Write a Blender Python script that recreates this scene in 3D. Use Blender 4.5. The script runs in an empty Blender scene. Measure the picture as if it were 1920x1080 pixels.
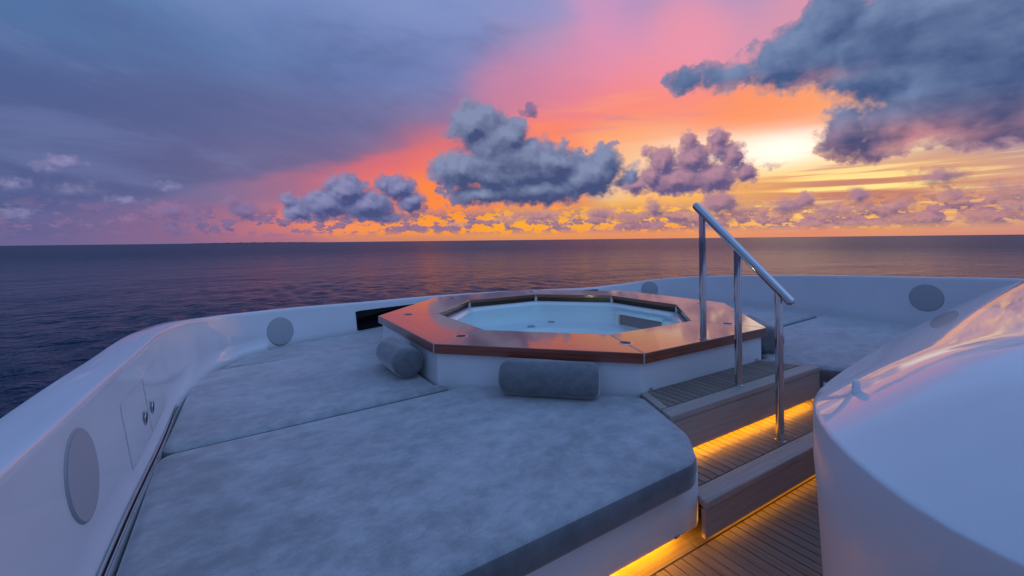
import bpy, bmesh, math, random
import numpy as np
from mathutils import Vector, Matrix
random.seed(7)
R = math.radians
S = bpy.context.scene
COL = S.collection

# ------------------------------------------------------------------ camera
# world frame: X = starboard, Y = towards the bow, Z up, origin on the lower deck under the middle of the tub
FW = Vector((0.5292, 0.8485, 0.0))          # horizontal heading of the lens
RT = Vector((0.8485, -0.5292, 0.0))
roll = 0.011
cam_d = bpy.data.cameras.new('camera')
cam = bpy.data.objects.new('camera', cam_d)
COL.objects.link(cam)
up = Vector((0, 0, 1)) * math.cos(roll) + RT * math.sin(roll)
rt = RT * math.cos(roll) - Vector((0, 0, 1)) * math.sin(roll)
cam.matrix_world = Matrix(((rt.x, up.x, -FW.x, -2.591), (rt.y, up.y, -FW.y, -3.272), (rt.z, up.z, -FW.z, 1.333), (0, 0, 0, 1)))
cam_d.sensor_width = 36
cam_d.lens = 829.88 / 1920 * 36
cam_d.shift_y = -90 / 1920
cam_d.clip_start = 0.05
cam_d.clip_end = 60000
S.camera = cam

# ------------------------------------------------------------------ view
S.view_settings.view_transform = 'Standard'
S.view_settings.look = 'None'
S.view_settings.exposure = 0.0
S.view_settings.gamma = 1.0
try:
    S.cycles.use_denoising = True
    S.cycles.use_adaptive_sampling = True
    S.cycles.adaptive_threshold = 0.012
    S.cycles.max_bounces = 8
    S.cycles.glossy_bounces = 4
    S.cycles.transmission_bounces = 6
    S.cycles.caustics_reflective = False
    S.cycles.caustics_refractive = False
    S.cycles.sample_clamp_indirect = 4.0
except Exception:
    pass


# ------------------------------------------------------------------ a small compiler: python arithmetic -> shader math nodes
class E:
    """one scalar socket of a node tree with arithmetic operators"""
    def __init__(self, tree, sock): self.t, self.s = tree, sock
    def __add__(self, o): return mth(self.t, 'ADD', self, o)
    def __radd__(self, o): return mth(self.t, 'ADD', o, self)
    def __sub__(self, o): return mth(self.t, 'SUBTRACT', self, o)
    def __rsub__(self, o): return mth(self.t, 'SUBTRACT', o, self)
    def __mul__(self, o): return mth(self.t, 'MULTIPLY', self, o)
    def __rmul__(self, o): return mth(self.t, 'MULTIPLY', o, self)
    def __truediv__(self, o): return mth(self.t, 'DIVIDE', self, o)
    def __neg__(self): return mth(self.t, 'MULTIPLY', self, -1.0)


def put(t, sock, v):
    if isinstance(v, E): t.links.new(v.s, sock)
    elif isinstance(v, bpy.types.NodeSocket): t.links.new(v, sock)
    else: sock.default_value = v


def mth(t, op, *args, clamp=False):
    n = t.nodes.new('ShaderNodeMath'); n.operation = op; n.use_clamp = clamp
    for i, a in enumerate(args): put(t, n.inputs[i], a)
    return E(t, n.outputs[0])


def vmth(t, op, *args, out=0):
    n = t.nodes.new('ShaderNodeVectorMath'); n.operation = op
    for i, a in enumerate(args):
        if a is not None: put(t, n.inputs[i], a)
    return n.outputs[out]


def comb(t, x, y, z=0.0):
    n = t.nodes.new('ShaderNodeCombineXYZ')
    put(t, n.inputs[0], x); put(t, n.inputs[1], y); put(t, n.inputs[2], z)
    return n.outputs[0]


def sep(t, v):
    n = t.nodes.new('ShaderNodeSeparateXYZ'); put(t, n.inputs[0], v)
    return [E(t, o) for o in n.outputs]


def noise(t, x, y, scale=1.0, detail=4.0, rough=0.5, seed=0.0, dist=0.0):
    n = t.nodes.new('ShaderNodeTexNoise'); n.noise_dimensions = '3D'
    put(t, n.inputs['Vector'], comb(t, x, y, seed))
    n.inputs['Scale'].default_value = scale; n.inputs['Detail'].default_value = detail
    n.inputs['Roughness'].default_value = rough; n.inputs['Distortion'].default_value = dist
    return E(t, n.outputs[0])


def voro(t, x, y, scale=1.0, detail=2.0, rough=0.5, seed=0.0):
    n = t.nodes.new('ShaderNodeTexVoronoi'); n.voronoi_dimensions = '2D'; n.feature = 'F1'
    n.normalize = True
    put(t, n.inputs['Vector'], comb(t, x, y, 0.0))
    n.inputs['Scale'].default_value = scale; n.inputs['Detail'].default_value = detail
    n.inputs['Roughness'].default_value = rough
    return E(t, n.outputs['Distance'])


def sstep(t, x, a, b):
    n = t.nodes.new('ShaderNodeMapRange'); n.interpolation_type = 'SMOOTHSTEP'
    put(t, n.inputs['Value'], x)
    n.inputs['From Min'].default_value = a; n.inputs['From Max'].default_value = b
    n.inputs['To Min'].default_value = 0.0; n.inputs['To Max'].default_value = 1.0
    return E(t, n.outputs[0])


def mixc(t, f, a, b):
    n = t.nodes.new('ShaderNodeMix'); n.data_type = 'RGBA'; n.clamp_factor = True
    put(t, n.inputs[0], f)
    for sock, v in ((n.inputs[6], a), (n.inputs[7], b)):
        if isinstance(v, tuple): sock.default_value = (*v, 1.0)
        else: put(t, sock, v)
    return n.outputs[2]


def lin(r, g, b):
    f = lambda c: c / 12.92 if c <= 0.04045 else ((c + 0.055) / 1.055) ** 2.4
    return tuple(f(v / 255.0) for v in (r, g, b))


# ------------------------------------------------------------------ sky: a dusk sky with clouds, a function of direction only
SUN_AZ, SUN_EL = 31.5, 8.0                    # degrees to the right of the lens heading / above the horizon
W = bpy.data.worlds.new('World'); S.world = W
W.use_nodes = True
T = W.node_tree; T.nodes.clear()
try:
    W.cycles.sampling_method = 'NONE'
except Exception:
    pass
tc = T.nodes.new('ShaderNodeTexCoord')
DIR = tc.outputs['Generated']
dx = E(T, vmth(T, 'DOT_PRODUCT', DIR, tuple(RT), out=1))
dy = E(T, vmth(T, 'DOT_PRODUCT', DIR, tuple(FW), out=1))
dz = sep(T, DIR)[2]
DEG = 180 / math.pi
AZ = mth(T, 'ARCTAN2', dx, dy) * DEG
EL = mth(T, 'ARCSINE', dz) * DEG

# colours of the clear air and the high veil, at (azimuth, elevation)
ANCH = [(-49.0,20.0,84,124,178),(-38.3,23.4,100,126,176),(-23.2,26.7,122,142,196),(-10.6,28.1,128,148,202),(3.1,28.4,142,148,200),(16.4,27.1,165,145,190),(28.2,24.9,160,150,195),(-49.0,17.6,80,118,170),(-36.1,21.1,104,132,180),(-10.6,24.9,125,142,195),(3.0,25.1,165,150,190),(13.2,26.1,215,150,190),(22.5,23.8,240,150,170),(30.8,22.5,235,150,165),(-49.0,14.6,78,105,155),(-38.3,18.2,94,116,165),(-23.2,20.3,104,122,174),(-7.3,22.2,140,138,185),(-0.5,21.1,190,135,175),(6.4,22.1,220,142,175),(13.1,21.6,230,146,174),(21.3,21.5,238,150,170),(-49.1,12.1,75,95,145),(-38.4,14.2,88,98,145),(-23.3,16.9,105,118,168),(-10.7,18.4,118,115,162),(-0.5,18.6,205,130,160),(6.4,17.9,226,134,160),(15.1,17.9,248,140,146),(22.4,15.3,252,142,136),(-49.1,9.4,78,93,140),(-38.4,11.1,92,98,145),(-27.8,12.3,104,110,155),(-17.2,14.1,122,112,150),(-7.4,14.8,160,114,150),(9.7,14.5,252,132,124),(17.6,14.6,255,138,112),(28.1,13.2,255,152,104),(-13.4,11.7,212,112,122),(-17.3,10.0,240,110,114),(-9.5,10.2,250,120,98),(-22.2,9.7,176,108,134),(-26.8,10.0,130,108,145),(5.6,12.1,255,140,88),(2.9,13.5,255,132,105),(30.7,10.1,255,255,250),(33.1,10.2,255,252,240),(27.2,11.1,255,245,215),(19.4,11.1,250,226,196),(13.0,11.2,252,186,130),(30.1,8.6,255,250,230),(37.7,8.3,250,220,180),(-49.1,5.9,90,100,150),(-42.4,6.5,103,107,153),(-34.0,6.6,120,110,152),(-28.9,6.3,146,112,148),(-25.1,6.5,190,112,134),(-18.6,6.7,238,120,110),(-9.5,6.2,255,140,66),(2.8,7.5,255,150,72),(22.4,6.8,255,184,92),(31.1,5.9,252,190,108),(38.5,5.0,240,176,104),(45.4,4.4,238,178,118),(48.9,4.1,212,160,146),(-49.1,2.7,93,97,145),(-42.5,3.0,125,103,145),(-34.0,2.6,150,108,142),(-27.4,2.7,230,125,110),(-21.1,2.2,255,150,85),(-9.6,2.1,255,158,52),(2.8,2.0,255,175,50),(16.2,2.5,255,182,70),(27.9,2.1,255,178,76),(37.7,2.4,255,186,74),(45.4,2.0,248,176,92),(48.9,1.8,200,144,136),(-49.2,0.4,97,97,145),(-38.5,0.5,138,103,140),(-29.0,0.7,188,113,130),(-17.4,0.8,240,145,80),(2.8,0.8,252,158,60),(16.1,0.8,242,148,88),(33.1,0.8,222,138,118),(48.6,0.4,208,138,130),(-25.5,11.5,112,110,152),(-29.0,9.0,118,110,152),(-20.5,13.6,112,112,154),(24.0,13.0,255,152,100),(31.0,13.0,255,154,104),(17.0,12.9,255,150,88),(36.0,12.6,255,170,120),(22.0,9.8,255,240,220),(16.5,9.8,252,214,172),(24.5,10.4,255,250,240),(-60,30,110,150,212),(-30,42,140,184,244),(0,44,146,188,248),(30,42,146,182,244),(60,36,130,160,220),(66,14,110,128,180),(-66,12,90,116,172)]
w1 = noise(T, AZ * 0.055, EL * 0.16, 1.0, 4, 0.55, 3.1) - 0.5
w2 = noise(T, AZ * 0.03, EL * 0.35, 1.0, 5, 0.6, 9.7) - 0.5
A2 = AZ + w1 * 9.0
E2 = EL + w2 * 3.0 * sstep(T, EL, 0.0, 9.0)
acc = None; wsum = None
P2 = comb(T, A2, E2, 0.0)
for (a, e, r, g, b) in ANCH:
    sx = 4.6 if e > 3 else 5.5
    sy = 2.0 + 0.055 * e
    if e < 1.2: sy = 1.0
    elif e < 3.5: sy = 1.3
    if abs(a) > 55 or e > 29: sx, sy = 14.0, 8.0
    if r + g + b > 690: sx, sy = 4.4, 1.3
    d = vmth(T, 'MULTIPLY_ADD', P2, (1 / sx, 1 / sy, 0.0), (-a / sx, -e / sy, 0.0))
    w = mth(T, 'POWER', 0.36788, E(T, vmth(T, 'DOT_PRODUCT', d, d, out=1)))
    c = lin(r, g, b)
    nsc = T.nodes.new('ShaderNodeVectorMath'); nsc.operation = 'SCALE'
    nsc.inputs[0].default_value = c; put(T, nsc.inputs['Scale'], w)
    acc = nsc.outputs[0] if acc is None else vmth(T, 'ADD', acc, nsc.outputs[0])
    wsum = w if wsum is None else wsum + w
# away from the sunset: plain dusk blue, with a little of the physical sky in it
hi = sstep(T, EL, 2.0, 42.0)
back = mixc(T, hi, lin(82, 98, 142), (0.30, 0.545, 1.08))
sky = T.nodes.new('ShaderNodeTexSky'); sky.sky_type = 'NISHITA'; sky.sun_disc = False
sky.sun_elevation = R(1.5)
sky.sun_rotation = math.atan2(FW.x, FW.y) + R(SUN_AZ)
back = mixc(T, 0.12, back, vmth(T, 'SCALE', sky.outputs[0], None, None, 0.12) if False else vmth(T, 'MULTIPLY', sky.outputs[0], (0.12, 0.12, 0.12)))
w0 = 0.012
acc = vmth(T, 'MULTIPLY_ADD', back, (w0, w0, w0), acc)
wsum = wsum + w0
inv = 1.0 / wsum if False else mth(T, 'DIVIDE', 1.0, wsum)
SKY = vmth(T, 'MULTIPLY', acc, comb(T, inv, inv, inv))
# brighter core where the sun stands behind the gap in the clouds
gx = (AZ - 31.5) / 5.5; gy = (EL - 9.7) / 1.9
core = mth(T, 'EXPONENT', -(gx * gx + gy * gy))
SKY = vmth(T, 'MULTIPLY_ADD', comb(T, core, core, core), (0.3, 0.26, 0.22), SKY)

# long thin bars of cloud low on the right
bar = noise(T, AZ * 0.06 + w1 * 0.6, EL * 1.5, 1.0, 3, 0.55, 21.3)
bx = (AZ - 38.0) / 11.0; by = (EL - 4.8) / 2.9
bmask = mth(T, 'EXPONENT', -(bx * bx + by * by))
SKY = mixc(T, sstep(T, bar, 0.48, 0.60) * bmask * 0.9, SKY, lin(196, 124, 112))
SKY = mixc(T, sstep(T, bar, 0.50, 0.42) * bmask * 1.0, SKY, (1.1, 0.84, 0.30))
# soft pink/orange streaks in the veil
veil = noise(T, AZ * 0.05 + EL * 0.06, EL * 0.5, 1.0, 6, 0.6, 33.0, 0.4)
vx = (AZ - 16.0) / 15.0; vy = (EL - 14.5) / 5.0
vmask = mth(T, 'EXPONENT', -(vx * vx + vy * vy))
SKY = mixc(T, sstep(T, veil, 0.5, 0.72) * vmask * 0.45, SKY, lin(255, 168, 110))
SKY = mixc(T, sstep(T, veil, 0.48, 0.3) * vmask * 0.55, SKY, lin(192, 130, 164))
ux = (AZ + 30.0) / 26.0; uy = (EL - 17.0) / 9.0
umask = mth(T, 'EXPONENT', -(ux * ux + uy * uy))
veil2 = noise(T, AZ * 0.045 + EL * 0.05, EL * 0.13, 1.0, 6, 0.6, 51.0, 0.3)
SKY = mixc(T, sstep(T, veil2, 0.46, 0.7) * umask * 0.45, SKY, lin(84, 96, 146))
SKY = mixc(T, sstep(T, veil2, 0.5, 0.32) * umask * 0.3, SKY, lin(132, 152, 205))


# the grey-mauve cloud sheet over the left half, with a definite lower and right-hand border
vn = noise(T, AZ * 0.09, EL * 0.22, 1.0, 5, 0.6, 61.0) - 0.5
b1 = EL - (AZ * 0.262 + 14.7) + vn * 3.4            # above the line rising from the left towards the middle
b2 = (EL - 15.0) * 1.02 - (AZ + 9.5) + vn * 12.0       # left of the line rising to the upper right
vm = sstep(T, b1, -0.4, 1.3) * sstep(T, b2, -5.0, 9.0)
vl = sstep(T, AZ, -50.0, -5.0)
vcol = mixc(T, sstep(T, EL, 8.0, 15.0), mixc(T, vl, lin(84, 94, 140), lin(126, 112, 150)), mixc(T, vl, lin(82, 98, 146), lin(118, 116, 160)))
vcol = mixc(T, sstep(T, EL, 14.0, 21.0), vcol, mixc(T, vl, lin(84, 116, 164), lin(112, 128, 182)))
vcol = mixc(T, sstep(T, EL, 20.0, 28.0), vcol, mixc(T, vl, lin(94, 126, 178), lin(130, 146, 198)))
vcol = mixc(T, sstep(T, veil2, 0.46, 0.68) * 0.4, vcol, lin(80, 92, 140))
vcol = mixc(T, sstep(T, veil2, 0.5, 0.32) * 0.25, vcol, lin(136, 150, 198))
SKY = mixc(T, vm * 0.88, SKY, vcol)


def family(g, az, el, ells, soft, base=None, lim=2.0):
    """soft union of ellipses (signed, in degrees), optionally cut off flat along the base"""
    F = None
    p = comb(g, az, el, 0.0)
    for (a, e, ra, re) in ells:
        d = E(g, vmth(g, 'LENGTH', vmth(g, 'MULTIPLY_ADD', p, (1 / ra, 1 / re, 0.0), (-a / ra, -e / re, 0.0)), out=1))
        m = min(ra, re)
        f = mth(g, 'MULTIPLY_ADD', d, -m, m)
        F = f if F is None else mth(g, 'SMOOTH_MAX', F, f, soft)
    if base is not None:
        F = mth(g, 'SMOOTH_MIN', F, (el - base) * 1.1, 0.35)
    return mth(g, 'MINIMUM', F, lim)


def cloud_group(name, fams, scale, amp):
    """heaped clouds of one size: inputs az, el; for each family the outputs are the ragged field, the field for shading and the smooth body"""
    g = bpy.data.node_groups.new(name, 'ShaderNodeTree')
    g.interface.new_socket('az', in_out='INPUT', socket_type='NodeSocketFloat')
    g.interface.new_socket('el', in_out='INPUT', socket_type='NodeSocketFloat')
    for f in fams:
        for k in ('edge', 'shade', 'body'): g.interface.new_socket(f[0] + ' ' + k, in_out='OUTPUT', socket_type='NodeSocketFloat')
    g.interface.new_socket('fine', in_out='OUTPUT', socket_type='NodeSocketFloat')
    gi = g.nodes.new('NodeGroupInput'); go = g.nodes.new('NodeGroupOutput')
    az, el = E(g, gi.outputs[0]), E(g, gi.outputs[1])
    wa = noise(g, az, el, 0.6 * scale, 2, 0.5, 11.0) - 0.5
    wb = noise(g, az, el, 0.6 * scale, 2, 0.5, 17.0) - 0.5
    az2 = az + wa * (2.2 / scale); el2 = el + wb * (1.8 / scale)
    v = voro(g, az2, el2 * 1.15, 0.85 * scale, 2.0, 0.55)
    n = noise(g, az, el * 1.15, 0.8 * scale, 6, 0.6, 5.0)
    ns = noise(g, az2, el2 * 1.2, 0.55 * scale, 3, 0.5, 8.0)
    bil = (0.42 - v) * 1.1 + (n - 0.5) * 2.0
    for i, (nm, ells, base) in enumerate(fams):
        Fw = family(g, az2, el2, ells, 0.5 / scale, base, 2.6)
        h = mth(g, 'MULTIPLY_ADD', bil, amp / scale, Fw)
        sh = mth(g, 'MULTIPLY_ADD', ns - v * 0.35, 1.5 * amp / scale, Fw)
        g.links.new(h.s, go.inputs[3 * i]); g.links.new(sh.s, go.inputs[3 * i + 1]); g.links.new(Fw.s, go.inputs[3 * i + 2])
    g.links.new(n.s, go.inputs[3 * len(fams)])
    return g


def use(g, da, de):
    n = T.nodes.new('ShaderNodeGroup'); n.node_tree = g
    put(T, n.inputs[0], AZ + da if da else AZ); put(T, n.inputs[1], EL + de if de else EL)
    return [E(T, o_) for o_ in n.outputs]


def paint(sky, g0, g1, g2, i, dark, light, edge, soft, k1, k2, bias=0.42, opac=1.0, rim=0.6, kf=0.35, fine=None):
    """lay one family over the sky: lit side from the two offset looks at its fields, thin bright rim at its ragged edge"""
    h = g0[3 * i]
    wisp_ = sstep(T, wisp, 0.42, 0.62)
    al = (sstep(T, h, 0.0, soft) * (1.0 - wisp_) + sstep(T, h, -0.1 * soft, soft * 3.2) * wisp_) * opac
    lum = mth(T, 'MULTIPLY_ADD', g0[3 * i + 1] - g1[3 * i + 1], k2, bias)
    lum = mth(T, 'MULTIPLY_ADD', g0[3 * i + 2] - g2[3 * i + 2], k1, lum)
    lum = mth(T, 'MULTIPLY_ADD', (fine or g0[-1]) - 0.5, kf, lum, clamp=True)
    col = mixc(T, lum, dark, light)
    col = mixc(T, (1.0 - sstep(T, h, 0.0, soft * 2.6)) * rim, col, mixc(T, rimw, edge, lin(255, 188, 140)))
    return mixc(T, al, sky, col)


BIG = [(21.9,18.33,3.0,1.7),(26.4,18.2,5.69,1.9),(33.2,18.61,5.84,3.54),(36.1,21.45,3.85,3.29),(39.9,18.04,6.58,5.53),(45.5,13.81,6.04,5.75),(41.8,10.97,5.27,3.0),(36.9,10.6,2.8,3.3),(39.4,8.7,3.2,1.6),(47.1,9.8,4.13,2.6),(44.8,18.04,6.72,5.13),(51.5,12.6,4.78,6.0)]
MID = [(-4.6,14.6,3.9,3.0),(-1.6,12.4,4.9,3.6),(0.1,9.58,7.54,4.29),(-6.8,8.91,4.25,2.79),(4.9,9.49,5.08,3.3),(9.7,8.01,4.95,3.30),(12.0,9.70,2.3,2.5),(2.8,6.6,11.0,2.7),(-4.1,6.0,4.82,2.03),(14.9,7.79,1.6,1.9)]
MAU = [(22.0,11.6,1.2,1.3),(25.2,11.6,1.3,1.4),(26.6,9.3,1.7,1.9),(25.0,10.2,1.4,1.8),(22.4,9.4,2.2,2.2),(18.9,9.3,2.2,2.0),(17.1,10.6,1.0,.9),(20.6,6.9,4.6,2.1),(24.7,7.0,3.0,2.1),(17.6,7.6,2.0,1.8),(15.6,6.6,2.2,1.5),(27.6,7.4,1.8,1.6)]
LEFT = [(-20.6,6.0,2.9,2.4),(-22.6,4.38,3.3,2.0),(-18.0,4.46,4.0,2.2),(-14.3,6.5,2.5,1.9),(-16.0,7.0,1.5,1.2),(-12.8,4.9,2.2,1.9),(-25.9,3.4,1.7,1.7),(-26.9,4.9,.9,.9),(-24.6,2.7,2.6,.9),(-17.4,3.1,5.6,1.2)]
SM = [(-31.3,3.57,2.06,1.29),(-32.5,4.52,0.89,0.81),(-29.0,2.72,0.96,0.48),(-37.8,3.38,1.99,1.09),(-35.8,3.16,1.86,0.84),(-40.9,2.39,1.21,0.63),(2.6,16.41,1.0,1.2),(1.7,15.9,.7,.6),(30.7,7.93,1.41,0.41),(-24.5,8.49,2.80,0.7),(-26.5,7.53,1.35,0.5)]
FAINT = [(-45.3,7.54,1.94,0.87),(-46.3,6.86,1.38,0.7),(-44.3,5.12,2.41,0.99),(-48.5,5.26,1.44,0.91),(-37.6,5.84,1.68,0.6),(-48.2,2.77,1.78,0.74),(-41.5,4.2,2.2,.7)]
LOW = [(17.8,3.75,1.86,1.30),(11.6,3.25,2.95,0.94),(3.5,3.06,4.10,0.82),(25.2,4.10,2.49,1.73),(24.6,2.56,3.86,0.88),(32.1,3.46,1.85,1.28),(33.6,3.96,1.14,1.14),(38.1,4.22,1.26,1.29),(35.9,2.70,2.63,0.79),(30.1,2.37,2.02,0.72),(41.8,2.93,1.50,0.82),(46.4,1.69,1.90,0.66),(48.6,2.49,1.47,0.82),(41.0,1.67,1.91,0.52),(44.9,3.71,1.36,0.78),(14.9,2.64,2.54,0.66),(-0.7,2.63,2.07,0.55),(-6.8,2.13,1.64,0.41),(44.0,5.51,3.04,1.08),(48.0,4.15,1.79,0.73)]
wisp = noise(T, AZ * 0.16, EL * 0.3, 1.0, 2, 0.5, 90.0)
rimw = mth(T, 'EXPONENT', -(((AZ - 26.0) / 17.0) * ((AZ - 26.0) / 17.0) + ((EL - 8.5) / 6.0) * ((EL - 8.5) / 6.0))) * 0.75
GC = cloud_group('great clouds', [('big', BIG, None), ('middle', MID, 4.2)], 0.95, 0.95)
GF = cloud_group('lesser clouds', [('mauve', MAU, 5.0), ('left', LEFT, 2.1), ('small', SM, None), ('faint', FAINT, None), ('low', LOW, None)], 1.7, 0.95)
ul = (-0.5, 0.86)
c0, c1 = use(GC, 0, 0), use(GC, ul[0] * 1.3, ul[1] * 1.3); c2 = c1
f0, f1 = use(GF, 0, 0), use(GF, ul[0] * .7, ul[1] * .7); f2 = f1

# tangle of small low cloud along the horizon, thicker on the bright side
def lown(da, de): return noise(T, (AZ + da) * 0.5, (EL + de) * 0.95, 1.0, 6, 0.6, 71.0)
l0, l1 = lown(0, 0), lown(-0.25, 0.5)
lowm = sstep(T, EL, 0.4, 1.5) * sstep(T, EL, 5.0, 2.4)
warm = mth(T, 'EXPONENT', -(((AZ - 34.0) / 34.0) * ((AZ - 34.0) / 34.0)))
lowa = sstep(T, l0 + warm * 0.075 + 0.02, 0.51, 0.575) * lowm * 0.9
lt = mth(T, 'MULTIPLY_ADD', l0 - l1, 4.5, 0.45, clamp=True)
lowcol = mixc(T, lt, mixc(T, warm, lin(98, 94, 142), lin(118, 94, 132)), mixc(T, warm, lin(130, 110, 152), lin(184, 130, 148)))
SKY = mixc(T, lowa, SKY, lowcol)
SKY = paint(SKY, f0, f1, f2, 3, lin(86, 95, 146), lin(154, 148, 188), lin(104, 106, 154), 0.7, 0.25, 0.9, 0.5, 0.9)
SKY = paint(SKY, f0, f1, f2, 4, lin(106, 92, 132), lin(174, 130, 150), lin(244, 166, 104), 0.35, 0.25, 1.0, 0.4, 0.92)
SKY = paint(SKY, f0, f1, f2, 2, lin(80, 86, 136), lin(130, 116, 158), lin(160, 112, 146), 0.5, 0.25, 0.9, 0.4, 0.95)
SKY = paint(SKY, f0, f1, f2, 1, lin(74, 82, 130), lin(136, 138, 180), lin(160, 122, 154), 0.3, 0.3, 0.55, 0.38)
SKY = paint(SKY, f0, f1, f2, 0, lin(100, 88, 130), lin(180, 136, 156), lin(244, 180, 158), 0.3, 0.24, 0.6, 0.42)
SKY = paint(SKY, c0, c1, c2, 1, lin(70, 82, 124), lin(132, 142, 176), lin(158, 134, 168), 0.4, 0.17, 0.4, 0.36)
low_ = sstep(T, EL, 14.0, 8.5)
bigd = mixc(T, low_, lin(70, 90, 134), lin(80, 80, 118))
bigl = mixc(T, low_, lin(124, 144, 182), lin(176, 132, 152))
def glow(a, e, ra, re):
    x_ = (AZ - a) / ra; y_ = (EL - e) / re
    return mth(T, 'EXPONENT', -(x_ * x_ + y_ * y_))
smoke = noise(T, AZ * 0.16 + w1 * 1.2, EL * 0.27 + w2, 1.0, 5, 0.5, 44.0)
pk = (glow(42.0, 9.4, 4.5, 1.3) + glow(30.5, 16.6, 6.0, 0.8)) * sstep(T, smoke, 0.38, 0.62)
bigd = mixc(T, pk, bigd, lin(176, 122, 138)); bigl = mixc(T, pk, bigl, lin(242, 170, 156))
SKY = paint(SKY, c0, c1, c2, 0, bigd, bigl, mixc(T, glow(33.0, 11.0, 9.0, 5.0), lin(182, 142, 170), lin(255, 196, 150)), 0.5, 0.09, 0.16, 0.32, 1.0, 0.7, 1.5, smoke)
# soft haze right at the horizon, and a dim underside below it (never seen, lights nothing)
SKY = mixc(T, sstep(T, EL, 1.3, 0.0) * 0.45, SKY, mixc(T, warm, lin(120, 104, 146), lin(228, 142, 110)))
SKY = mixc(T, sstep(T, EL, 0.0, -2.0), SKY, lin(46, 56, 90))
bg = T.nodes.new('ShaderNodeBackground'); put(T, bg.inputs[0], SKY); bg.inputs[1].default_value = 1.0
wo = T.nodes.new('ShaderNodeOutputWorld'); T.links.new(bg.outputs[0], wo.inputs[0])

# ------------------------------------------------------------------ sun: already behind the clouds, a weak wide glow
sd = bpy.data.lights.new('sun', 'SUN'); sd.energy = 0.03; sd.angle = R(28); sd.color = (1.0, 0.55, 0.36)
so = bpy.data.objects.new('sun', sd); COL.objects.link(so)
saz = math.atan2(FW.x, FW.y) + R(SUN_AZ)
sdir = Vector((math.sin(saz) * math.cos(R(SUN_EL)), math.cos(saz) * math.cos(R(SUN_EL)), math.sin(R(SUN_EL))))
so.rotation_euler = (-sdir).to_track_quat('-Z', 'Y').to_euler()


# ------------------------------------------------------------------ materials
def pmat(name, base, rough=0.5, metal=0.0, coat=0.0, coat_rough=0.03, spec=0.5):
    m = bpy.data.materials.new(name); m.use_nodes = True
    b = m.node_tree.nodes['Principled BSDF']
    b.inputs['Base Color'].default_value = (*base, 1); b.inputs['Roughness'].default_value = rough
    b.inputs['Metallic'].default_value = metal; b.inputs['Coat Weight'].default_value = coat
    b.inputs['Coat Roughness'].default_value = coat_rough; b.inputs['Specular IOR Level'].default_value = spec
    return m, m.node_tree, b


def coords(t, kind='Object'):
    n = t.nodes.new('ShaderNodeTexCoord'); return n.outputs[kind]


def n3(t, vec, scale, detail=4, rough=0.5, dist=0.0):
    n = t.nodes.new('ShaderNodeTexNoise'); put(t, n.inputs['Vector'], vec)
    n.inputs['Scale'].default_value = scale; n.inputs['Detail'].default_value = detail
    n.inputs['Roughness'].default_value = rough; n.inputs['Distortion'].default_value = dist
    return E(t, n.outputs[0])


def bump(t, b, h, strength=0.2, dist=0.01, coat=False):
    n = t.nodes.new('ShaderNodeBump'); n.inputs['Strength'].default_value = strength
    n.inputs['Distance'].default_value = dist; put(t, n.inputs['Height'], h)
    t.links.new(n.outputs[0], b.inputs['Normal'])
    if coat: t.links.new(n.outputs[0], b.inputs['Coat Normal'])


M = {}
# gelcoat: glossy white paint, very slightly wavy, faint soiling
m, t, b = pmat('white gelcoat', (0.74, 0.74, 0.76), 0.42, 0, 0.9, 0.04)
b.inputs['Coat IOR'].default_value = 1.6
o = coords(t); d = n3(t, o, 2.2, 5, 0.6)
put(t, b.inputs['Base Color'], mixc(t, sstep(t, d, 0.35, 0.75), (0.82, 0.82, 0.83), (0.76, 0.76, 0.775)))
bump(t, b, n3(t, o, 3.0, 2, 0.5), 0.04, 0.02, True); M['gel'] = m
m, t, b = pmat('polished white gelcoat', (0.72, 0.72, 0.74), 0.42, 0, 1.0, 0.035)
b.inputs['Coat IOR'].default_value = 1.7
o = coords(t); d = n3(t, o, 1.6, 5, 0.6)
put(t, b.inputs['Base Color'], mixc(t, sstep(t, d, 0.35, 0.75), (0.78, 0.78, 0.80), (0.73, 0.73, 0.75)))
bump(t, b, n3(t, o, 2.0, 2, 0.5), 0.03, 0.02, True); M['gel2'] = m
m, t, b = pmat('satin white gelcoat', (0.70, 0.70, 0.72), 0.45, 0, 0.3, 0.22); M['gel3'] = m
# varnished wood
m, t, b = pmat('varnished mahogany', (0.16, 0.04, 0.012), 0.35, 0, 1.0, 0.04)
at = t.nodes.new('ShaderNodeAttribute'); at.attribute_name = 'grain'
gx_, gy_, gz_ = sep(t, at.outputs['Vector'])
gv = comb(t, gx_ * 2.0, gy_ * 42.0, gz_)
gr = n3(t, gv, 1.0, 5, 0.6, 0.8); gr2 = n3(t, comb(t, gx_ * 0.8, gy_ * 7.0, gz_), 1.0, 3, 0.5)
c1 = mixc(t, sstep(t, gr, 0.35, 0.7), (0.30, 0.05, 0.012), (0.13, 0.022, 0.007))
put(t, b.inputs['Base Color'], mixc(t, sstep(t, gr2, 0.3, 0.7) * 0.5, c1, (0.25, 0.075, 0.02)))
bump(t, b, gr2, 0.02, 0.01, False); M['wood'] = m


def teak(name, c_a, c_b):
    m, t, b = pmat(name, c_a, 0.62, 0, 0, 0.1, 0.35)
    at = t.nodes.new('ShaderNodeAttribute'); at.attribute_name = 'grain'
    x, y, z = sep(t, at.outputs['Vector'])
    g1 = n3(t, comb(t, x * 3.0, y * 95.0, z), 1.0, 5, 0.65, 0.4)
    g2 = n3(t, comb(t, x * 0.3, y * 0.3, z * 7.31), 1.0, 1, 0.5)
    c = mixc(t, sstep(t, g1, 0.35, 0.7), c_a, c_b)
    c = mixc(t, sstep(t, g2, 0.35, 0.65) * 0.5, c, tuple(v * 0.62 for v in c_a))
    put(t, b.inputs['Base Color'], c)
    bump(t, b, g1, 0.15, 0.002)
    return m


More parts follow.
